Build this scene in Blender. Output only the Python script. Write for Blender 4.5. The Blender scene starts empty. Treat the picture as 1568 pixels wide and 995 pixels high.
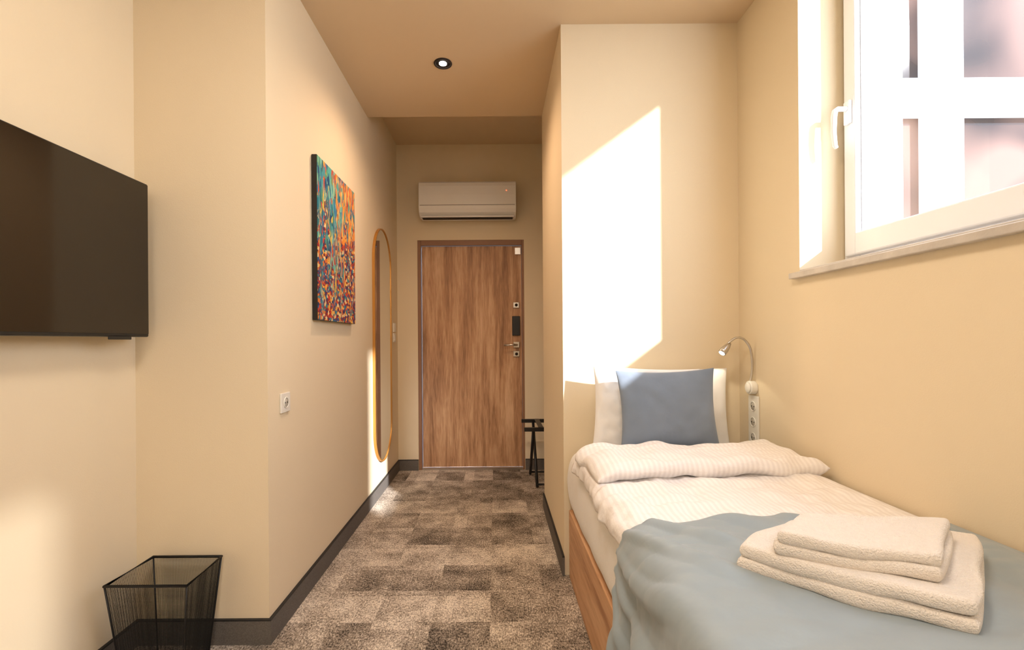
import bpy, math, random
from mathutils import Vector, Matrix, noise
random.seed(3)
S = bpy.context.scene
S.view_settings.view_transform = 'Standard'
S.view_settings.look = 'None'
S.view_settings.exposure = 0.25

# ---------------------------------------------------------------- helpers
def srgb(r, g, b):
    def f(c):
        c /= 255.0
        return c/12.92 if c <= 0.04045 else ((c+0.055)/1.055)**2.4
    return (f(r), f(g), f(b), 1.0)

def new_mat(name):
    m = bpy.data.materials.new(name); m.use_nodes = True
    nt = m.node_tree
    return m, nt, nt.nodes['Principled BSDF']

def N(nt, t, **kw):
    n = nt.nodes.new(t)
    for k, v in kw.items():
        if k in n.inputs.keys(): n.inputs[k].default_value = v
        else: setattr(n, k, v)
    return n

def pmat(name, col, rough=0.6, metal=0.0, var=0.06, nscale=8.0, bump=0.0, bscale=200.0, sheen=0.0, spec=0.5, emis=None, es=0.0, stretch=(1,1,1)):
    m, nt, p = new_mat(name)
    tc = N(nt, 'ShaderNodeTexCoord')
    mp = N(nt, 'ShaderNodeMapping'); mp.inputs['Scale'].default_value = stretch
    nt.links.new(tc.outputs['Object'], mp.inputs['Vector'])
    nz = N(nt, 'ShaderNodeTexNoise', Scale=nscale, Detail=4.0)
    nt.links.new(mp.outputs['Vector'], nz.inputs['Vector'])
    mx = N(nt, 'ShaderNodeMix', data_type='RGBA')
    c1 = [max(0, c*(1-var)) for c in col[:3]]+[1]; c2 = [min(1, c*(1+var)) for c in col[:3]]+[1]
    mx.inputs[6].default_value = c1; mx.inputs[7].default_value = c2
    nt.links.new(nz.outputs['Fac'], mx.inputs[0])
    nt.links.new(mx.outputs[2], p.inputs['Base Color'])
    p.inputs['Roughness'].default_value = rough
    p.inputs['Metallic'].default_value = metal
    p.inputs['Specular IOR Level'].default_value = spec
    if sheen: p.inputs['Sheen Weight'].default_value = sheen
    if bump:
        n2 = N(nt, 'ShaderNodeTexNoise', Scale=bscale, Detail=3.0)
        nt.links.new(tc.outputs['Object'], n2.inputs['Vector'])
        b = N(nt, 'ShaderNodeBump', Strength=bump, Distance=0.01)
        nt.links.new(n2.outputs['Fac'], b.inputs['Height'])
        nt.links.new(b.outputs['Normal'], p.inputs['Normal'])
    if emis:
        p.inputs['Emission Color'].default_value = emis
        p.inputs['Emission Strength'].default_value = es
    return m

class MB:
    """mesh builder"""
    def __init__(s): s.v=[]; s.f=[]; s.mi=[]; s.mats=[]; s.sm=[]
    def m(s, mat):
        if mat not in s.mats: s.mats.append(mat)
        return s.mats.index(mat)
    def add(s, vs, fs, mat, smooth=False):
        o=len(s.v); s.v += [tuple(v) for v in vs]; i=s.m(mat)
        for f in fs:
            s.f.append(tuple(a+o for a in f)); s.mi.append(i); s.sm.append(smooth)
    def box(s, x0,x1,y0,y1,z0,z1, mat, M=None):
        vs=[Vector((x,y,z)) for z in (z0,z1) for y in (y0,y1) for x in (x0,x1)]
        if M: vs=[M@v for v in vs]
        s.add(vs, [(0,2,3,1),(4,5,7,6),(0,1,5,4),(2,6,7,3),(0,4,6,2),(1,3,7,5)], mat)
    def tube(s, pts, r, mat, n=12, closed=False, caps=True):
        pts=[Vector(p) for p in pts]; rr = r if isinstance(r,(list,tuple)) else [r]*len(pts)
        vs=[]; prev=None; L=len(pts)
        for i,p in enumerate(pts):
            if closed: t=(pts[(i+1)%L]-pts[i-1])
            else: t=pts[min(i+1,L-1)]-pts[max(i-1,0)]
            t.normalize()
            if prev is None:
                a=Vector((0,0,1)) if abs(t.z)<0.9 else Vector((1,0,0))
                prev=t.cross(a).normalized()
            prev=(prev-t*prev.dot(t)).normalized(); b=t.cross(prev)
            for k in range(n):
                an=2*math.pi*k/n
                vs.append(p+(prev*math.cos(an)+b*math.sin(an))*rr[i])
        fs=[]
        for i in range(L if closed else L-1):
            j=(i+1)%L
            for k in range(n):
                k2=(k+1)%n
                fs.append((i*n+k,i*n+k2,j*n+k2,j*n+k))
        if caps and not closed:
            fs.append(tuple(range(n))[::-1]); fs.append(tuple((L-1)*n+k for k in range(n)))
        s.add(vs,fs,mat,True)
    def cyl(s, p0,p1,r,mat,n=32): s.tube([p0,p1],r,mat,n)
    def grid(s, nu,nv,f,mat,flip=False):
        vs=[f(i/(nu-1),j/(nv-1)) for j in range(nv) for i in range(nu)]
        fs=[]
        for j in range(nv-1):
            for i in range(nu-1):
                q=(j*nu+i,j*nu+i+1,(j+1)*nu+i+1,(j+1)*nu+i)
                fs.append(q[::-1] if flip else q)
        s.add(vs,fs,mat,True)
    def puff(s, hx, hy, th, r, mat, M, amp=0.0, nf=8, wob=0.0, nu=40, nv=40, seed=0, zfun=None, pinch=0.0, full=True, pw=0.5, wfun=None):
        """cushion-like closed slab centred at origin, transformed by M"""
        def pr(a):
            a=min(max(a,0),1); return (1-(1-a)**2)**pw
        for side in (1,-1):
            def f(u,v,side=side):
                a=-math.cos(math.pi*u); b=-math.cos(math.pi*v)
                x=a*hx; y=b*hy
                h=pr((hx-abs(x))/r)*pr((hy-abs(y))/r)
                x2=x*(1-pinch*(1-b*b)*abs(a)**1.5); y2=y*(1-pinch*(1-a*a)*abs(b)**1.5)
                if wob:
                    x2+=wob*noise.noise(Vector((a*0.7+seed,y*7,seed))); y2+=wob*noise.noise(Vector((x*7,b*0.7+seed,seed+9)))
                z=side*th*h
                if amp: z+=amp*h*(noise.noise(Vector((x*nf+seed,y*nf,side*3+seed)))+0.5*noise.noise(Vector((x*nf*2.3,y*nf*2.3+seed,side))))
                if zfun: z+=zfun(x,y)
                p=M@Vector((x2,y2,z)) if not callable(M) else M(x2/hx,y2/hy,z)
                if wfun: p.z+=wfun(p.x,p.y)
                return p
            s.grid(nu,nv,f,mat,flip=(side<0))
    def obj(s, name, parent=None, bevel=0.0, merge=False, seg=2, subs=0):
        me=bpy.data.meshes.new(name); me.from_pydata(s.v,[],s.f)
        for m in s.mats: me.materials.append(m)
        for p,i,q in zip(me.polygons,s.mi,s.sm): p.material_index=i; p.use_smooth=q
        o=bpy.data.objects.new(name,me); S.collection.objects.link(o)
        if merge:
            w=o.modifiers.new('w','WELD'); w.merge_threshold=0.0004
        # centre origin
        if s.v:
            c=Vector([sum(a)/2 for a in zip([min(v[k] for v in s.v) for k in range(3)],[max(v[k] for v in s.v) for k in range(3)])])
            me.transform(Matrix.Translation(-c)); o.location=c
        if bevel:
            b=o.modifiers.new('b','BEVEL'); b.width=bevel; b.segments=seg; b.limit_method='ANGLE'
        if parent: o.parent=parent
        return o
def empty(name):
    e=bpy.data.objects.new(name,None); S.collection.objects.link(e); e.empty_display_size=0.1; return e
def sbox(name,x0,x1,y0,y1,z0,z1,mat,parent=None,bevel=0.0):
    b=MB(); b.box(x0,x1,y0,y1,z0,z1,mat); return b.obj(name,parent,bevel)

# ---------------------------------------------------------------- materials
M_wall = pmat('wall_paint', srgb(231,214,183), 0.75, var=0.02, nscale=3, bump=0.08, bscale=300, spec=0.25)
M_ceil = pmat('ceiling_paint', srgb(220,196,162), 0.85, var=0.015, nscale=3, spec=0.2)
M_skirt = pmat('skirting_carpet', srgb(104,98,92), 0.9, var=0.5, nscale=260, spec=0.2)
M_skirt_top = pmat('skirting_cap', srgb(34,33,33), 0.6, var=0.1)
M_white = pmat('white_pvc', srgb(240,242,246), 0.3, var=0.01)
M_whitep = pmat('white_plastic', srgb(232,228,218), 0.35, var=0.01)
M_black = pmat('black_plastic', srgb(22,21,21), 0.4, var=0.1)
M_blackm = pmat('black_metal', srgb(28,27,27), 0.45, metal=0.4, var=0.1)
M_chrome = pmat('brushed_metal', srgb(200,195,188), 0.28, metal=1.0, var=0.03)
M_gold = pmat('gold_frame', srgb(196,140,66), 0.4, metal=0.5, var=0.05)
M_dark = pmat('dark_recess', srgb(40,28,20), 0.8, var=0.1)
M_ac = pmat('ac_white', srgb(242,240,236), 0.25, var=0.01)
M_sheet = pmat('white_sheet', srgb(240,237,233), 0.85, var=0.02, nscale=20, bump=0.1, bscale=60, sheen=0.1, spec=0.2)
M_pillow = pmat('white_pillowcase', srgb(240,238,236), 0.85, var=0.02, nscale=10, bump=0.3, bscale=18, sheen=0.1, spec=0.2)
M_cushion = pmat('blue_velvet', srgb(122,133,147), 0.75, var=0.14, nscale=9, bump=0.15, bscale=30, sheen=0.3, spec=0.3)
M_throw = pmat('grey_blue_satin', srgb(142,154,160), 0.5, var=0.05, nscale=6, bump=0.25, bscale=14, sheen=0.2, spec=0.4, stretch=(1,3,1))
M_towel = pmat('terry_towel', srgb(240,230,218), 0.95, var=0.05, nscale=90, bump=0.7, bscale=320, sheen=0.3, spec=0.1)
M_stone = pmat('sill_marble', srgb(198,190,180), 0.35, var=0.3, nscale=14, bump=0.1, bscale=50)
M_stucco = pmat('facade_stucco', srgb(235,235,235), 0.9, var=0.03, nscale=6)
M_soil = pmat('courtyard_paving', srgb(150,145,138), 0.9, var=0.1)

def duvet_mat():
    m,nt,p=new_mat('striped_duvet')
    g=N(nt,'ShaderNodeNewGeometry'); sp=N(nt,'ShaderNodeSeparateXYZ'); nt.links.new(g.outputs['Position'],sp.inputs[0])
    mu=N(nt,'ShaderNodeMath',operation='MULTIPLY'); mu.inputs[1].default_value=2*math.pi/0.018
    nt.links.new(sp.outputs['X'],mu.inputs[0])
    si=N(nt,'ShaderNodeMath',operation='SINE'); nt.links.new(mu.outputs[0],si.inputs[0])
    r=N(nt,'ShaderNodeMapRange'); r.inputs['From Min'].default_value=-0.4; r.inputs['From Max'].default_value=0.4
    nt.links.new(si.outputs[0],r.inputs['Value'])
    mx=N(nt,'ShaderNodeMix',data_type='RGBA'); mx.inputs[6].default_value=srgb(232,226,223); mx.inputs[7].default_value=srgb(240,235,232)
    nt.links.new(r.outputs[0],mx.inputs[0]); nt.links.new(mx.outputs[2],p.inputs['Base Color'])
    nz=N(nt,'ShaderNodeTexNoise',Scale=22.0,Detail=4.0); nt.links.new(g.outputs['Position'],nz.inputs['Vector'])
    b=N(nt,'ShaderNodeBump',Strength=0.4,Distance=0.02); nt.links.new(nz.outputs['Fac'],b.inputs['Height']); nt.links.new(b.outputs[0],p.inputs['Normal'])
    p.inputs['Roughness'].default_value=0.7; p.inputs['Specular IOR Level'].default_value=0.2
    return m
M_duvet=duvet_mat()

def carpet_mat():
    m,nt,p=new_mat('carpet_tiles'); L=nt.links.new
    g=N(nt,'ShaderNodeNewGeometry')
    def cells(sx,sy,ox):
        mp=N(nt,'ShaderNodeMapping'); mp.inputs['Scale'].default_value=(1/sx,1/sy,0); mp.inputs['Location'].default_value=(ox,ox*0.7,0)
        L(g.outputs['Position'],mp.inputs['Vector'])
        fl=N(nt,'ShaderNodeVectorMath',operation='FLOOR'); L(mp.outputs[0],fl.inputs[0])
        w=N(nt,'ShaderNodeTexWhiteNoise',noise_dimensions='2D'); L(fl.outputs[0],w.inputs['Vector'])
        return w.outputs['Value']
    a=cells(0.25,0.25,0.13); b=cells(0.5,0.25,0.4)
    w=N(nt,'ShaderNodeVectorMath',operation='ADD'); cm=N(nt,'ShaderNodeCombineXYZ'); 
    k=N(nt,'ShaderNodeMath',operation='MULTIPLY'); L(a,k.inputs[0]); k.inputs[1].default_value=7.0
    L(k.outputs[0],cm.inputs[0]); L(k.outputs[0],cm.inputs[2]); L(g.outputs['Position'],w.inputs[0]); L(cm.outputs[0],w.inputs[1])
    blot=N(nt,'ShaderNodeTexNoise',Scale=6.0,Detail=5.0,Roughness=0.65); L(w.outputs[0],blot.inputs['Vector'])
    mid=N(nt,'ShaderNodeTexNoise',Scale=70.0,Detail=2.0); L(g.outputs['Position'],mid.inputs['Vector'])
    mpf=N(nt,'ShaderNodeMapping'); mpf.inputs['Scale'].default_value=(1,0.55,1); L(g.outputs['Position'],mpf.inputs['Vector'])
    fine=N(nt,'ShaderNodeTexNoise',Scale=170.0,Detail=2.0,Roughness=0.7); L(mpf.outputs[0],fine.inputs['Vector'])
    def mad(x,kk,c):
        n=N(nt,'ShaderNodeMath',operation='MULTIPLY_ADD'); L(x,n.inputs[0]); n.inputs[1].default_value=kk
        if isinstance(c,float): n.inputs[2].default_value=c
        else: L(c,n.inputs[2])
        return n.outputs[0]
    t=mad(fine.outputs['Fac'],1.7,mad(mid.outputs['Fac'],0.6,mad(blot.outputs['Fac'],1.2,mad(a,0.24,mad(b,0.14,0.5-0.19-0.6-0.30-0.85)))))
    cr=N(nt,'ShaderNodeValToRGB'); L(t,cr.inputs[0])
    e=cr.color_ramp.elements
    e[0].position=0.08; e[0].color=srgb(62,56,51)
    e[1].position=0.9; e[1].color=srgb(236,223,206)
    x=e.new(0.5); x.color=srgb(162,148,133)
    L(cr.outputs[0],p.inputs['Base Color'])
    bp=N(nt,'ShaderNodeBump',Strength=0.5,Distance=0.01); L(fine.outputs['Fac'],bp.inputs['Height']); L(bp.outputs[0],p.inputs['Normal'])
    p.inputs['Roughness'].default_value=0.95; p.inputs['Specular IOR Level'].default_value=0.1
    return m
M_carpet=carpet_mat()

def wood_mat(name,c1,c2,c3,sc=(9,9,0.7),axis='Z'):
    m,nt,p=new_mat(name); L=nt.links.new
    tc=N(nt,'ShaderNodeTexCoord'); mp=N(nt,'ShaderNodeMapping'); mp.inputs['Scale'].default_value=sc
    L(tc.outputs['Object'],mp.inputs['Vector'])
    n1=N(nt,'ShaderNodeTexNoise',Scale=1.6,Detail=8.0,Roughness=0.62,Distortion=0.4); L(mp.outputs[0],n1.inputs['Vector'])
    mp2=N(nt,'ShaderNodeMapping'); mp2.inputs['Scale'].default_value=tuple(k*9 for k in sc); L(tc.outputs['Object'],mp2.inputs['Vector'])
    n2=N(nt,'ShaderNodeTexNoise',Scale=1.5,Detail=4.0); L(mp2.outputs[0],n2.inputs['Vector'])
    ad=N(nt,'ShaderNodeMath',operation='MULTIPLY_ADD'); L(n2.outputs['Fac'],ad.inputs[0]); ad.inputs[1].default_value=0.35; L(n1.outputs['Fac'],ad.inputs[2])
    cr=N(nt,'ShaderNodeValToRGB'); L(ad.outputs[0],cr.inputs[0]); e=cr.color_ramp.elements
    e[0].position=0.48; e[0].color=c1; e[1].position=0.86; e[1].color=c3; x=e.new(0.66); x.color=c2
    L(cr.outputs[0],p.inputs['Base Color']); p.inputs['Roughness'].default_value=0.5
    return m
M_oak=wood_mat('oak_door',srgb(140,99,68),srgb(186,141,102),srgb(218,178,138),sc=(11,11,0.8))
M_bedwood=wood_mat('oak_bed',srgb(160,112,78),srgb(198,152,112),srgb(218,176,136),sc=(9,0.8,9))
M_frame=pmat('door_frame_brown',srgb(146,106,78),0.5,var=0.1)

def art_mat():
    m,nt,p=new_mat('abstract_painting'); L=nt.links.new
    tc=N(nt,'ShaderNodeTexCoord'); sp=N(nt,'ShaderNodeSeparateXYZ'); L(tc.outputs['Object'],sp.inputs[0])
    def vor(sc,scale,seed,dist=0.12):
        mp=N(nt,'ShaderNodeMapping'); mp.inputs['Scale'].default_value=sc; mp.inputs['Location'].default_value=(seed,seed,seed)
        nz=N(nt,'ShaderNodeTexNoise',Scale=6.0); L(tc.outputs['Object'],nz.inputs['Vector'])
        mix=N(nt,'ShaderNodeMix',data_type='RGBA'); mix.inputs[0].default_value=dist
        L(tc.outputs['Object'],mix.inputs[6]); L(nz.outputs['Color'],mix.inputs[7]); L(mix.outputs[2],mp.inputs['Vector'])
        v=N(nt,'ShaderNodeTexVoronoi',Scale=scale,distance='MANHATTAN'); L(mp.outputs[0],v.inputs['Vector'])
        s2=N(nt,'ShaderNodeSeparateColor'); L(v.outputs['Color'],s2.inputs[0]); return s2
    v1=vor((1,2.2,0.7),28,0.3,0.06); v2=vor((1,1.3,1.5),46,2.1,0.04); v3=vor((1,2.2,0.4),16,4.0); v4=vor((1,3.2,0.5),14,7.0,0.05)
    def ramp(cols,src):
        cr=N(nt,'ShaderNodeValToRGB'); cr.color_ramp.interpolation='CONSTANT'; e=cr.color_ramp.elements
        e[0].position=0; e[0].color=cols[0]; e[1].position=1/len(cols); e[1].color=cols[1]
        for i in range(2,len(cols)):
            x=e.new(i/len(cols)); x.color=cols[i]
        L(src,cr.inputs[0]); return cr.outputs[0]
    teal=ramp([srgb(30,120,140),srgb(80,170,165),srgb(25,80,120),srgb(130,190,165),srgb(45,110,120),srgb(225,190,80),srgb(70,150,160),srgb(200,80,50),srgb(60,130,170),srgb(90,150,110)],v1.outputs[0])
    oran=ramp([srgb(235,150,60),srgb(240,180,90),srgb(225,120,60),srgb(238,200,110),srgb(180,60,45),srgb(240,160,70),srgb(60,110,140),srgb(90,150,140),srgb(235,140,50)],v1.outputs[1])
    city=ramp([srgb(40,50,90),srgb(160,40,45),srgb(215,120,50),srgb(40,90,140),srgb(230,205,150),srgb(120,45,60),srgb(60,130,140),srgb(230,170,70),srgb(80,50,90),srgb(200,70,45)],v2.outputs[0])
    nz=N(nt,'ShaderNodeTexNoise',Scale=9.0,Detail=4.0); L(tc.outputs['Object'],nz.inputs['Vector'])
    def mad(x,k,a):
        n=N(nt,'ShaderNodeMath',operation='MULTIPLY_ADD',use_clamp=False); L(x,n.inputs[0]); n.inputs[1].default_value=k
        if isinstance(a,float): n.inputs[2].default_value=a
        else: L(a,n.inputs[2])
        return n.outputs[0]
    fac=mad(sp.outputs['Y'],5.0,mad(v4.outputs[0],1.6,mad(nz.outputs['Fac'],3.0,-1.9)))
    cl=N(nt,'ShaderNodeClamp'); L(fac,cl.inputs[0])
    a=N(nt,'ShaderNodeMix',data_type='RGBA'); L(cl.outputs[0],a.inputs[0]); L(teal,a.inputs[6]); L(oran,a.inputs[7])
    f2=mad(sp.outputs['Z'],-4.0,mad(v3.outputs[0],2.6,-1.0))
    cl2=N(nt,'ShaderNodeClamp'); L(f2,cl2.inputs[0])
    b=N(nt,'ShaderNodeMix',data_type='RGBA'); L(cl2.outputs[0],b.inputs[0]); L(a.outputs[2],b.inputs[6]); L(city,b.inputs[7])
    L(b.outputs[2],p.inputs['Base Color']); p.inputs['Roughness'].default_value=0.6
    bp=N(nt,'ShaderNodeBump',Strength=0.4,Distance=0.005); L(nz.outputs['Fac'],bp.inputs['Height']); L(bp.outputs[0],p.inputs['Normal'])
    return m
M_art=art_mat()

def glass_mat():
    m,nt,p=new_mat('window_glass'); nt.nodes.remove(p); L=nt.links.new
    t=N(nt,'ShaderNodeBsdfTransparent'); gl=N(nt,'ShaderNodeBsdfGlossy'); gl.inputs['Roughness'].default_value=0.02
    mx=N(nt,'ShaderNodeMixShader'); mx.inputs[0].default_value=0.05
    L(t.outputs[0],mx.inputs[1]); L(gl.outputs[0],mx.inputs[2]); L(mx.outputs[0],nt.nodes['Material Output'].inputs[0])
    return m
M_glass=glass_mat()
def sheer_mat():
    m,nt,p=new_mat('sun_diffuser_fabric'); nt.nodes.remove(p); L=nt.links.new  # half-transparent cloth of the added screen that diffuses window light
    t=N(nt,'ShaderNodeBsdfTransparent'); tr=N(nt,'ShaderNodeBsdfTranslucent'); tr.inputs['Color'].default_value=(0.9,0.9,0.9,1)
    mx=N(nt,'ShaderNodeMixShader'); mx.inputs[0].default_value=0.75
    L(t.outputs[0],mx.inputs[1]); L(tr.outputs[0],mx.inputs[2]); L(mx.outputs[0],nt.nodes['Material Output'].inputs[0])
    return m
M_sheer=sheer_mat()
M_mirror=pmat('mirror_glass',(0.82,0.82,0.82,1),0.02,metal=1.0,var=0.0)
M_tv=pmat('tv_screen',srgb(34,26,18),0.12,var=0.05,spec=0.6)
def pane_mat():
    m,nt,p=new_mat('neighbour_glass'); L=nt.links.new
    tc=N(nt,'ShaderNodeTexCoord'); n=N(nt,'ShaderNodeTexNoise',Scale=1.3,Detail=1.0,Distortion=0.6); L(tc.outputs['Object'],n.inputs['Vector'])
    cr=N(nt,'ShaderNodeValToRGB'); L(n.outputs['Fac'],cr.inputs[0]); e=cr.color_ramp.elements
    e[0].position=0.4; e[0].color=srgb(34,20,14); e[1].position=0.62; e[1].color=srgb(120,92,80)
    L(cr.outputs[0],p.inputs['Base Color']); p.inputs['Roughness'].default_value=0.05
    return m
M_pane=pane_mat()

# ---------------------------------------------------------------- room shell
XL,XR=-0.91,1.243
XO=1.479
YF=-3.2
YD=4.303; YP=2.367; YV=3.333; YRET=1.848; XTV=-1.436; XPART=0.343
H=2.81; H2=3.02
sbox('floor',-1.6,XO,YF-0.1,4.5,-0.1,0,M_carpet)
sbox('ceiling',-1.6,XR+0.002,YF-0.1,YV,H,H+0.4,M_ceil)
sbox('ceiling_vestibule',-1.6,XR+0.002,YV,4.5,H2,H+0.4,M_ceil)
sbox('wall_left',-1.6,XL,YRET,4.5,0,H2,M_wall)
sbox('wall_tv_side',-1.6,XTV,YF,YRET,0,H,M_wall)
sbox('wall_rear',-1.6,XO,YF-0.1,YF,0,H,M_wall)
sbox('wall_partition',XPART,XR,YP,YV,0,H,M_wall)
W=[(0.42,1.893),(-3.0,-1.66)]; ZS,ZT=1.46,2.93
b=MB()
b.box(XR,XO,YF,4.5,0,ZS,M_wall); b.box(XR,XO,YF,4.5,ZT,H+0.4,M_wall)
b.box(XR,XO,1.893,4.5,ZS,ZT,M_wall); b.box(XR,XO,-1.66,0.42,ZS,ZT,M_wall); b.box(XR,XO,YF,-3.0,ZS,ZT,M_wall)
b.obj('wall_right')
DX0,DX1,DZ=-0.721,0.267,2.133
b=MB()
b.box(XL,DX0,YD,4.5,0,H2,M_wall); b.box(DX1,XR,YD,4.5,0,H2,M_wall); b.box(DX0,DX1,YD,4.5,DZ,H2,M_wall)
b.obj('wall_back')
def base(name,x0,x1,y0,y1):
    b=MB(); b.box(x0,x1,y0,y1,0,0.094,M_skirt); b.box(x0-0.0,x1+0.0,y0,y1,0.094,0.1,M_skirt_top); return b.obj(name)
base('baseboard_left',XL,XL+0.012,YRET-0.012,YD)
base('baseboard_return',XTV+0.012,XL,YRET-0.012,YRET)
base('baseboard_tv_side',XTV,XTV+0.012,YF,YRET)
base('baseboard_partition',XPART-0.012,XPART,YP-0.012,YV)
base('baseboard_back_left',XL+0.012,DX0-0.002,YD-0.012,YD)
base('baseboard_back_right',DX1+0.002,XR,YD-0.012,YD)

# ---------------------------------------------------------------- door
d=empty('door_1')
b=MB()
yf=YD+0.004
b.box(DX0,DX0+0.03,yf,4.42,0,DZ,M_frame); b.box(DX1-0.02,DX1,yf,4.42,0,DZ,M_frame); b.box(DX0+0.03,DX1-0.02,yf,4.42,2.085,DZ-0.0,M_frame)
b.obj('door_frame',d,0.003)
sbox('door_leaf',DX0+0.036,DX1-0.022,4.335,4.385,0.02,2.08,M_oak,d,0.002)
b=MB()
b.box(DX0+0.036,DX1-0.022,4.30,4.335,0.0,0.018,M_chrome)
b.obj('threshold_strip',d)
b=MB()
b.box(0.155,0.228,4.312,4.335,1.243,1.424,M_black)
b.box(0.165,0.222,4.322,4.335,1.50,1.555,M_chrome)
b.box(0.165,0.222,4.322,4.335,1.045,1.10,M_chrome)
b.box(0.165,0.222,4.318,4.335,1.13,1.185,M_chrome)
b.obj('lock_plates',d,0.004)
b=MB()
b.tube([(0.195,4.32,1.157),(0.195,4.285,1.157),(0.185,4.272,1.157),(0.16,4.268,1.157),(0.075,4.268,1.157)],0.010,M_chrome)
b.cyl((0.194,4.322,1.528),(0.194,4.314,1.528),0.014,M_dark); b.cyl((0.194,4.322,1.072),(0.194,4.314,1.072),0.014,M_dark)
b.box(0.185,0.235,4.315,4.335,2.0,2.06,M_chrome)
b.obj('lever_handle',d)

# ---------------------------------------------------------------- air conditioner
ac=empty('air_conditioner')
b=MB()
prof=[(0.004,0.02),(0.004,0.33),(0.15,0.33),(0.175,0.325),(0.19,0.31),(0.20,0.28),(0.206,0.20),(0.206,0.10),(0.20,0.075),(0.185,0.05),(0.15,0.025),(0.10,0.012)]
x0,x1,zb=-0.675,0.19,2.29
vs=[];n=len(prof)
for x in (x0,x1):
    for (dy,z) in prof: vs.append((x,YD-dy,zb+z))
fs=[(i,(i+1)%n,n+(i+1)%n,n+i) for i in range(n)]+[tuple(range(n))[::-1],tuple(range(n,2*n))]
b.add(vs,fs,M_ac); b.obj('body',ac,0.006)
b=MB()
b.box(x0+0.012,x1-0.012,YD-0.2075,YD-0.205,zb+0.107,zb+0.110,M_dark)
b.box(x0+0.02,x1-0.02,YD-0.185,YD-0.06,zb+0.008,zb+0.018,M_ac,)
b.box(x0+0.03,x1-0.03,YD-0.165,YD-0.12,zb+0.000,zb+0.006,M_dark)
b.obj('louver',ac)
b=MB()
M_led=pmat('led',srgb(255,90,60),0.4,emis=(1,0.15,0.05,1),es=2)
b.box(0.10,0.108,YD-0.2085,YD-0.2055,zb+0.232,zb+0.238,M_led)
b.obj('indicator',ac)

# ---------------------------------------------------------------- downlight
dl=empty('recessed_downlight')
cx,cy=-0.295,2.69
b=MB()
ring=[(cx+0.047*math.cos(a*math.pi/24),cy+0.047*math.sin(a*math.pi/24),H-0.003) for a in range(48)]
b.tube(ring,0.006,M_dark,8,closed=True)
b.cyl((cx,cy,H-0.0015),(cx,cy,H-0.0005),0.046,M_dark,40)
b.obj('trim_ring',dl)
b=MB(); M_bulb=pmat('bulb_glow',(1,1,1,1),0.4,emis=(1,0.9,0.75,1),es=14)
b.cyl((cx,cy,H-0.005),(cx,cy,H-0.001),0.022,M_bulb,30); b.obj('bulb',dl)

# ---------------------------------------------------------------- painting
pt=empty('abstract_painting')
sbox('canvas_edge',XL+0.003,XL+0.028,2.30,2.91,1.308,2.13,M_black,pt)
sbox('canvas_face',XL+0.028,XL+0.031,2.302,2.908,1.31,2.128,M_art,pt)

# ---------------------------------------------------------------- pill mirror
mr=empty('wall_mirror')
yc,hw,z0,z1=3.70,0.275,0.25,2.09
pts=[]
for i in range(25):
    a=math.pi*i/24; pts.append((yc+hw*math.cos(a),z1-hw+hw*math.sin(a)))
for i in range(25):
    a=math.pi+math.pi*i/24; pts.append((yc+hw*math.cos(a),z0+hw+hw*math.sin(a)))
b=MB(); n=len(pts)
def ring2(s,x): 
    return [(x,yc+(p[0]-yc)*(1-s/hw),(z0+z1)/2+(p[1]-(z0+z1)/2)*(1-s/((z1-z0)/2))) for p in pts]
R=[ring2(0,XL+0.001),ring2(0,XL+0.02),ring2(0.009,XL+0.02),ring2(0.009,XL+0.013)]
vs=sum(R,[])
fs=[]
for k in range(3):
    for i in range(n): fs.append((k*n+i,k*n+(i+1)%n,(k+1)*n+(i+1)%n,(k+1)*n+i))
b.add(vs,fs,M_gold); b.obj('frame',mr)
b=MB(); b.add(ring2(0.008,XL+0.014),[tuple(range(n))],M_mirror); b.add(ring2(0.008,XL+0.004),[tuple(range(n))],M_dark); b.obj('glass',mr)

# ---------------------------------------------------------------- sockets / switches
M_inset=pmat('socket_inset',srgb(196,190,178),0.5)
def socket(name,y,z,side,mods=1):
    e=empty(name); b=MB(); sx=1 if side<0 else -1; xw=XL if side<0 else XR
    def X(a): return xw+sx*a
    hz=0.042*mods if mods>1 else 0.042
    b.box(min(X(0),X(0.009)),max(X(0),X(0.009)),y-0.042,y+0.042,z-hz,z+hz,M_whitep); b.obj('plate',e,0.003)
    b=MB()
    for k in range(mods):
        zc=z+(k-(mods-1)/2)*0.075
        ri=[(X(0.010),y+0.022*math.cos(t*math.pi/12),zc+0.022*math.sin(t*math.pi/12)) for t in range(24)]
        b.tube(ri,0.0025,M_whitep,6,closed=True)
        b.cyl((X(0.009),y,zc),(X(0.0098),y,zc),0.020,M_inset,24)
        for q in (-0.0095,0.0095): b.cyl((X(0.009),y+q,zc),(X(0.011),y+q,zc),0.003,M_black,10)
    b.obj('insert',e)
    return e
socket('power_socket',1.99,0.94,-1,1)
socket('power_socket.001',2.228,0.80,1,3)
sw=empty('light_switch'); sbox('plate',XL,XL+0.01,4.11,4.19,1.19,1.27,M_whitep,sw,0.003); sbox('rocker',XL+0.01,XL+0.014,4.125,4.175,1.205,1.255,M_whitep,sw,0.002)
sbox('card_slot',XL,XL+0.012,4.11,4.19,1.28,1.36,M_whitep,sw,0.003)

# ---------------------------------------------------------------- TV
tv=empty('television')
tx=-1.335
b=MB(); b.box(tx-0.045,tx-0.003,0.82,1.79,1.222,1.81,M_black); b.obj('housing',tv,0.005)
sbox('screen',tx-0.003,tx,0.826,1.784,1.234,1.804,M_tv,tv)
b=MB(); b.box(tx-0.004,tx+0.001,1.60,1.70,1.212,1.223,M_black); b.box(XTV,tx-0.045,1.05,1.5,1.4,1.62,M_blackm); b.obj('wall_mount',tv,0.002)

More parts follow.
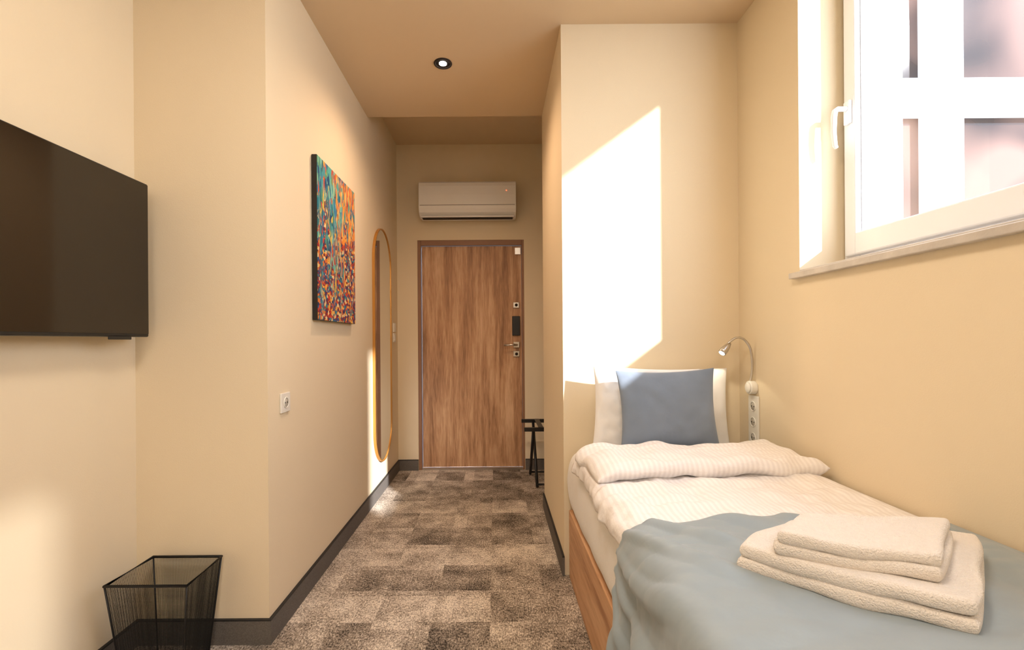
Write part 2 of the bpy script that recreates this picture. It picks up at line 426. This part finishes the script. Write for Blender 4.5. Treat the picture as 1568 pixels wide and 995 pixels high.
# ---------------------------------------------------------------- waste bin (wire mesh)
wb=empty('wire_mesh_waste_bin')
top=[(-1.357,1.60),(-1.072,1.60),(-1.082,1.82),(-1.35,1.82)]; cxb=-1.213; cyb=1.712
bot=[(cxb+(p[0]-cxb)*0.74,cyb+(p[1]-cyb)*0.74) for p in top]; HT=0.36
b=MB()
for i in range(4):
    a0,a1=Vector((*bot[i],0.006)),Vector((*bot[(i+1)%4],0.006)); t0,t1=Vector((*top[i],HT)),Vector((*top[(i+1)%4],HT))
    nu=58;nv=72
    vs=[(a0.lerp(a1,i2/nu)).lerp(t0.lerp(t1,i2/nu),j/nv) for j in range(nv+1) for i2 in range(nu+1)]
    fs=[(j*(nu+1)+i2,j*(nu+1)+i2+1,(j+1)*(nu+1)+i2+1,(j+1)*(nu+1)+i2) for j in range(nv) for i2 in range(nu)]
    b.add(vs,fs,M_blackm)
o=b.obj('mesh_sides',wb)
w=o.modifiers.new('wire','WIREFRAME'); w.thickness=0.0013; w.use_even_offset=False
b=MB()
b.tube([(*p,HT) for p in top],0.0055,M_blackm,8,closed=True)
for p,q in zip(top,bot): b.tube([(*q,0.004),(*p,HT)],0.0028,M_blackm,8)
b.tube([(*p,0.006) for p in bot],0.0045,M_blackm,8,closed=True)
b.add([(*p,0.008) for p in bot],[(0,1,2,3)],M_blackm)
b.obj('rim_and_base',wb)

# ---------------------------------------------------------------- luggage rack
lr=empty('luggage_rack')
b=MB()
for y in (3.74,4.14):
    b.box(0.225,0.80,y-0.014,y+0.014,0.465,0.495,M_black)
for x in (0.30,0.73):
    b.tube([(x,3.75,0.475),(x,4.13,0.012)],0.012,M_black,8); b.tube([(x+0.028,4.13,0.475),(x+0.028,3.75,0.012)],0.012,M_black,8)
b.tube([(0.30,4.12,0.03),(0.73,4.12,0.03)],0.009,M_black,8); b.tube([(0.328,3.76,0.03),(0.758,3.76,0.03)],0.009,M_black,8)
for x in (0.36,0.5,0.64):
    b.box(x-0.02,x+0.02,3.74,4.14,0.494,0.498,M_black)
b.obj('rack_frame',lr)

# ---------------------------------------------------------------- windows
M_gask=pmat('gasket',srgb(178,178,180),0.6)
def window(name,y0,y1,handle=True):
    e=empty(name); xa,xb=1.405,1.478
    gy0,gy1,gz0,gz1=y0+0.09,y1-0.082,1.605,2.85
    b=MB()
    zb=ZS+0.02
    b.box(xa+0.02,xb,y0+0.002,gy0,zb,ZT,M_white); b.box(xa+0.02,xb,gy1,y1-0.002,zb,ZT,M_white)
    b.box(xa+0.02,xb,gy0,gy1,zb,gz0,M_white); b.box(xa+0.02,xb,gy0,gy1,gz1,ZT,M_white)
    b.obj('outer_frame',e,0.004)
    b=MB(); s=0.028
    b.box(xa,xa+0.04,y0+s,gy0+0.006,zb+0.045,ZT-0.02,M_white); b.box(xa,xa+0.04,gy1-0.006,y1-s,zb+0.045,ZT-0.02,M_white)
    b.box(xa,xa+0.04,gy0,gy1,zb+0.045,gz0+0.006,M_white); b.box(xa,xa+0.04,gy0,gy1,gz1-0.006,ZT-0.02,M_white)
    b.obj('sash',e,0.006)
    b=MB()
    b.box(xa+0.022,xa+0.033,gy0,gy0+0.0095,gz0,gz1,M_gask); b.box(xa+0.022,xa+0.033,gy1-0.0095,gy1,gz0,gz1,M_gask)
    b.box(xa+0.022,xa+0.033,gy0,gy1,gz0,gz0+0.0095,M_gask)
    b.obj('gasket',e)
    b=MB(); b.add([(xa+0.03,gy0,gz0),(xa+0.03,gy1,gz0),(xa+0.03,gy1,gz1),(xa+0.03,gy0,gz1)],[(0,1,2,3)],M_glass); b.obj('pane',e)
    if handle:
        b=MB(); hy=y1-0.058
        b.box(xa-0.012,xa,hy-0.015,hy+0.015,2.045,2.135,M_white)
        b.tube([(xa-0.01,hy,2.105),(xa-0.045,hy,2.105),(xa-0.056,hy,2.097),(xa-0.060,hy,2.075),(xa-0.062,hy,2.015),(xa-0.057,hy,1.96),(xa-0.05,hy,1.95)],[0.010,0.010,0.011,0.011,0.010,0.009,0.007],M_white,10)
        b.obj('handle',e,0.002)
    b=MB(); b.box(1.215,1.243,y0-0.02,y1+0.03,ZS-0.016,ZS+0.008,M_stone); b.box(1.243,1.405+0.02,y0,y1,ZS,ZS+0.0195,M_stone)
    b.obj('sill',e,0.003)
window('window_1',*W[0]); window('window_2',*W[1])
sc_=empty('sun_diffuser')  # added out of view to dim and soften the sun from window_2
b=MB()
b.grid(120,4,lambda u,v: Vector((1.20+0.018*math.sin(u*60),-3.1+u*1.55,1.38+v*1.38)),M_sheer); b.obj('fabric',sc_)
b=MB(); b.cyl((1.20,-3.15,2.765),(1.20,-1.5,2.765),0.010,M_chrome,12)
b.cyl((1.20,-3.1,2.765),(1.243,-3.1,2.765),0.008,M_chrome,10); b.cyl((1.20,-1.55,2.765),(1.243,-1.55,2.765),0.008,M_chrome,10); b.obj('rod',sc_)

# ---------------------------------------------------------------- exterior wing
nb=empty('neighbour_building')
YW=3.0; s=244.0
def wx(px): return (px-759)/s
def wz(py): return 1.2-(py-521)/s
sbox('facade',1.481,8.0,YW,YW+0.3,-4,9,M_stucco,nb)
b=MB()
xa,xb=wx(1380),wx(1380)+1.5; za,zc=1.1,wz(-140)
b.box(xa,xb,YW-0.02,YW-0.001,za,zc,M_pane); b.obj('panes',nb)
b=MB()
fy0,fy1=YW-0.09,YW-0.01
vx=[(xa-0.04,wx(1386)),(wx(1424),wx(1450)),(wx(1453),wx(1480)),(xb-0.06,xb+0.04)]
for a,c in vx: b.box(a,c,fy0,fy1,za,zc,M_white)
for a,c in ((za-0.05,za+0.06),(wz(178),wz(157)),(wz(153),wz(124)),(zc-0.06,zc+0.05)): b.box(xa,xb,fy0-0.01,fy1,a,c,M_white)
b.box(wx(1449),wx(1454),fy0+0.03,fy1,za,zc,M_gask)
b.box(xa,xb,fy0+0.03,fy1,wz(158),wz(152),M_gask)
b.obj('window_bars',nb,0.01)
sbox('courtyard_ground',1.5,12,-10,YW,-4.2,-4.0,M_soil)

# ---------------------------------------------------------------- bed
bed=empty('single_bed')
BX0,BX1,BY0,BY1=0.365,1.232,0.36,2.35
b=MB(); b.box(BX0,BX1,BY0,BY1,0.0,0.34,M_bedwood); b.obj('base',bed,0.004)
b=MB()
M=Matrix.Translation(((BX0+BX1)/2-0.0015,(BY0+BY1)/2,0.485))
b.puff((BX1-BX0)/2+0.005,(BY1-BY0)/2,0.153,0.05,M_sheet,M,amp=0.004,nf=7,wob=0.008,nu=70,nv=120,pw=0.32)
b.obj('mattress',bed,merge=True)
def nz(x,y,z=0): return noise.noise(Vector((x,y,z)))
ZD=0.690
def path(t,off,drop=0.0):
    r=0.062; L1=1.228-(0.345+r); q=math.pi/2*(r+off)
    if t<L1: return 1.228-t,ZD+off,0,1
    t-=L1
    if t<q:
        a=t/q*math.pi/2
        return 0.345+r-math.sin(a)*(r+off), ZD-r+math.cos(a)*(r+off), -math.sin(a), math.cos(a)
    t-=q
    return 0.345-off, ZD-r-t, -1,0
def wr(t,y):
    f=min(1,t/0.08)
    return f*(0.011*nz(t*3.2,y*3.0,1)+0.007*nz(t*8,y*7,2)+0.004*nz(t*5+y*9,y*16,3))-0.012*(1-min(1,t/0.05))
b=MB()
Lt=1.228-0.407+math.pi/2*0.062+0.0
def fd(u,v):
    y=0.40+(2.04-0.40)*v; t=u*(Lt+0.012)
    x,z,nx,nn=path(t,0); k=wr(t,y)
    if y>1.28: k+=min(1,(y-1.28)/0.08)*min(1,t/0.08)*(0.010*nz(t*11,y*8,21)+0.020*abs(nz(t*3+y*2,y*11,22))+0.007*nz(t*25,y*14,23))
    return Vector((min(x+nx*k,1.236),y,z+nn*k))
b.grid(120,190,fd,M_duvet,flip=True)
o=b.obj('duvet',bed); sd=o.modifiers.new('s','SOLIDIFY'); sd.thickness=0.03; sd.offset=-1
b=MB()
M=Matrix.Translation((0.787,1.850,0.718))
def zf(x,y):
    return 0.012*nz(x*5,y*5,5)+0.008*nz(x*14,y*9,7)+0.014*abs(nz(x*4,y*22,8)) + (-0.025*max(0,(-x-0.36)/0.07))
b.puff(0.435,0.17,0.036,0.05,M_duvet,M,amp=0.010,nf=7,wob=0.045,nu=120,nv=80,zfun=zf,seed=1.3)
b.obj('duvet_fold',bed,merge=True)

# throw
b=MB()
OT=0.012
Lq=1.228-0.407+math.pi/2*(0.062+OT); Ltot=Lq+0.34
def ridge(x,w): return math.exp(-(x/w)**2)
def ft(u,v):
    t=u*Ltot
    X=1.228-t
    yend=1.250+0.010*nz(t*4,0,4)+0.030*ridge(X-0.98,0.20)
    y=0.37+(yend-0.37)*v
    x,z,nx,nn=path(t,OT); k=wr(t,y)
    fr=min(1,max(0,(t-0.03)/0.05))
    # soft creases fanning out from the far left corner
    dx,dy=X-0.28,1.36-y; ang=math.atan2(dx,dy+1e-6); rad=math.hypot(dx,dy)
    under=ridge(X-0.79,0.22)*ridge(y-0.98,0.20)
    cre=0.016*max(0,math.sin(ang*16+nz(t*3,y*3,31)*4))*ridge(rad-0.32,0.22)
    cre+=0.009*max(0,nz(t*7+y*4,y*9-t*5,11))+0.009*abs(nz(t*4-y*3,y*15,12))
    k+=fr*cre*(1-0.85*under)
    k+=fr*0.012*ridge(X-0.80-(1.25-y)*0.9,0.03)*ridge(y-1.22,0.08)
    if t>Lq: k+=0.014*(t-Lq)/0.34*(0.6+nz(y*10,t*2,6))+0.008*math.sin(y*22+nz(y*5,t*5,2)*4)*min(1,(t-Lq)/0.1)
    return Vector((min(x+nx*k,1.237),y,z+nn*k))
b.grid(190,170,ft,M_throw,flip=True)
o=b.obj('bed_throw'); sd=o.modifiers.new('s','SOLIDIFY'); sd.thickness=0.006; sd.offset=1

# pillows
def leanM(x,y,z,lean,rz=0.0,ry=0.0):
    return Matrix.Translation((x,y,z))@Matrix.Rotation(rz,4,'Z')@Matrix.Rotation(-lean,4,'X')@Matrix.Rotation(ry,4,'Y')@Matrix.Rotation(math.pi/2,4,'X')
b=MB(); b.puff(0.275,0.195,0.045,0.19,M_pillow,leanM(0.878,2.302,0.862,math.radians(5),0,math.radians(0.5)),amp=0.014,nf=9,pinch=0.05,seed=2,nu=60,nv=50)
b.obj('bed_pillow',merge=True)
b=MB(); b.puff(0.250,0.205,0.050,0.19,M_pillow,leanM(0.708,2.19,0.865,math.radians(7),math.radians(-3),math.radians(2.5)),amp=0.024,nf=11,pinch=0.055,seed=5,nu=70,nv=60)
b.obj('bed_pillow.001',merge=True)
b=MB(); b.puff(0.226,0.182,0.045,0.18,M_cushion,leanM(0.768,2.075,0.884,math.radians(7),math.radians(2),math.radians(-1)),amp=0.010,nf=8,pinch=0.08,seed=8,nu=60,nv=60)
b.obj('throw_cushion',merge=True)

# towels (follow the surface they lie on); quad corners L,F,RR,RL
def towel(name,quad,zb,layers,th,seed):
    b=MB(); Lc,F,RR,RL=[Vector(q) for q in quad]
    c=(Lc+F+RR+RL)/4
    for k in range(layers):
        sc=1.03-0.02*k
        qs=[c+(q-c)*sc for q in (Lc,F,RR,RL)]
        zc=zb+th*(k+0.5)
        def MM(a,bb,z,qs=qs,zc=zc):
            u=(a+1)/2; v=(bb+1)/2
            cr_=1-0.05*(abs(a)*abs(bb))**4
            u=0.5+(u-0.5)*cr_; v=0.5+(v-0.5)*cr_
            p=(qs[0]*(1-u)+qs[1]*u)*(1-v)+(qs[3]*(1-u)+qs[2]*u)*v
            return Vector((p.x,p.y,zc+z))
        hx=(F-Lc).length/2; hy=(RR-F).length/2
        b.puff(hx,hy,th*0.54,th*0.5,M_towel,MM,amp=0.004,nf=9,wob=0.010,nu=60,nv=60,seed=seed+k,pw=0.4,
               wfun=lambda x,y:wr(1.228-x,y)*0.9+0.004*nz(x*8+seed,y*8,3))
    return b.obj(name,merge=True)
zt=ZD+OT+0.005
towel('folded_towel',[(.505,.989),(.803,.765),(1.090,1.045),(.715,1.12)],zt,2,0.028,1.0)
towel('folded_towel.001',[(.560,.940),(.800,.832),(.978,1.000),(.675,1.035)],zt+0.057,2,0.024,4.0)

# ---------------------------------------------------------------- reading lamp
rl=empty('reading_lamp')
b=MB()
yl=2.228
b.cyl((XR,yl,0.965),(XR-0.03,yl,0.965),0.032,M_whitep,24)
b.cyl((XR-0.03,yl,0.965),(XR-0.036,yl,0.965),0.024,M_whitep,24)
b.obj('wall_base',rl,0.003)
b=MB()
pts=[];ctrl=[(1.215,0.975),(1.228,1.02),(1.232,1.09),(1.222,1.155),(1.195,1.195),(1.16,1.205),(1.125,1.185),(1.105,1.155)]
def cr(p0,p1,p2,p3,t):
    return tuple(0.5*((2*p1[i])+(-p0[i]+p2[i])*t+(2*p0[i]-5*p1[i]+4*p2[i]-p3[i])*t*t+(-p0[i]+3*p1[i]-3*p2[i]+p3[i])*t**3) for i in (0,1))
cc=[ctrl[0]]+ctrl+[ctrl[-1]]
for i in range(len(ctrl)-1):
    for k in range(6): 
        q=cr(*cc[i:i+4],k/6); pts.append((q[0],yl,q[1]))
pts.append((ctrl[-1][0],yl,ctrl[-1][1]))
b.tube(pts,0.0055,M_chrome,10); 
b.obj('gooseneck',rl)
b=MB()
b.tube([(1.125,yl,1.178),(1.112,yl-0.002,1.163),(1.092,yl-0.006,1.142),(1.083,yl-0.008,1.132)],[0.007,0.014,0.019,0.018],M_chrome,16)
b.obj('lamp_head',rl)
b=MB(); M_lens=pmat('lamp_lens',(1,1,1,1),0.4,emis=(1,0.95,0.85,1),es=6)
b.cyl((1.083,yl-0.008,1.132),(1.0815,yl-0.0085,1.1305),0.014,M_lens,16); b.obj('lens',rl)

# ---------------------------------------------------------------- lights
def light(name,typ,loc,energy,col,**kw):
    l=bpy.data.lights.new(name,typ); l.energy=energy; l.color=col
    for k,v in kw.items(): setattr(l,k,v)
    o=bpy.data.objects.new(name,l); o.location=loc; S.collection.objects.link(o); return o
el=math.atan(0.475)
dirv=Vector((-0.645*math.cos(el),0.764*math.cos(el),-math.sin(el)))
sun=light('sun','SUN',(5,-5,6),9.5,(0.98,0.98,1.0),angle=math.radians(1.5)); sun.rotation_euler=dirv.to_track_quat('-Z','Y').to_euler()
light('downlight_lamp','SPOT',(cx,cy,H-0.02),40,(1,0.68,0.45),spot_size=math.radians(155),spot_blend=0.8,shadow_soft_size=0.04)
light('fill_area','AREA',(-0.1,0.7,H-0.02),18,(1,0.87,0.74),shape='DISK',size=0.5)  # added fill light for the front of the room, no real fitting
light('fill_area.001','AREA',(-0.1,-1.4,H-0.02),30,(1,0.92,0.84),shape='DISK',size=0.8)  # second added fill, unseen behind the camera, brightens the interior
rlamp=light('reading_lamp_bulb','SPOT',(1.08,yl-0.009,1.129),1.0,(1,0.9,0.7),spot_size=math.radians(110),shadow_soft_size=0.012)
w=bpy.data.worlds.new('World'); S.world=w; w.use_nodes=True
nt=w.node_tree; bg=nt.nodes['Background']
tc=nt.nodes.new('ShaderNodeTexCoord'); sp=nt.nodes.new('ShaderNodeSeparateXYZ'); nt.links.new(tc.outputs['Generated'],sp.inputs[0])
crr=nt.nodes.new('ShaderNodeValToRGB'); nt.links.new(sp.outputs['Z'],crr.inputs[0])
crr.color_ramp.elements[0].color=(0.82,0.88,0.97,1); crr.color_ramp.elements[1].color=(0.5,0.66,0.95,1)
nt.links.new(crr.outputs[0],bg.inputs['Color']); bg.inputs['Strength'].default_value=5.2

# ---------------------------------------------------------------- camera
c=bpy.data.cameras.new('camera'); co=bpy.data.objects.new('camera',c); S.collection.objects.link(co)
co.location=(0,0,1.2); co.rotation_euler=(math.radians(90),math.radians(0.4),0)
c.sensor_width=36; c.sensor_fit='HORIZONTAL'; c.lens=710/1568*36
c.shift_x=25/1568; c.shift_y=23.5/1568; c.clip_start=0.02
S.camera=co
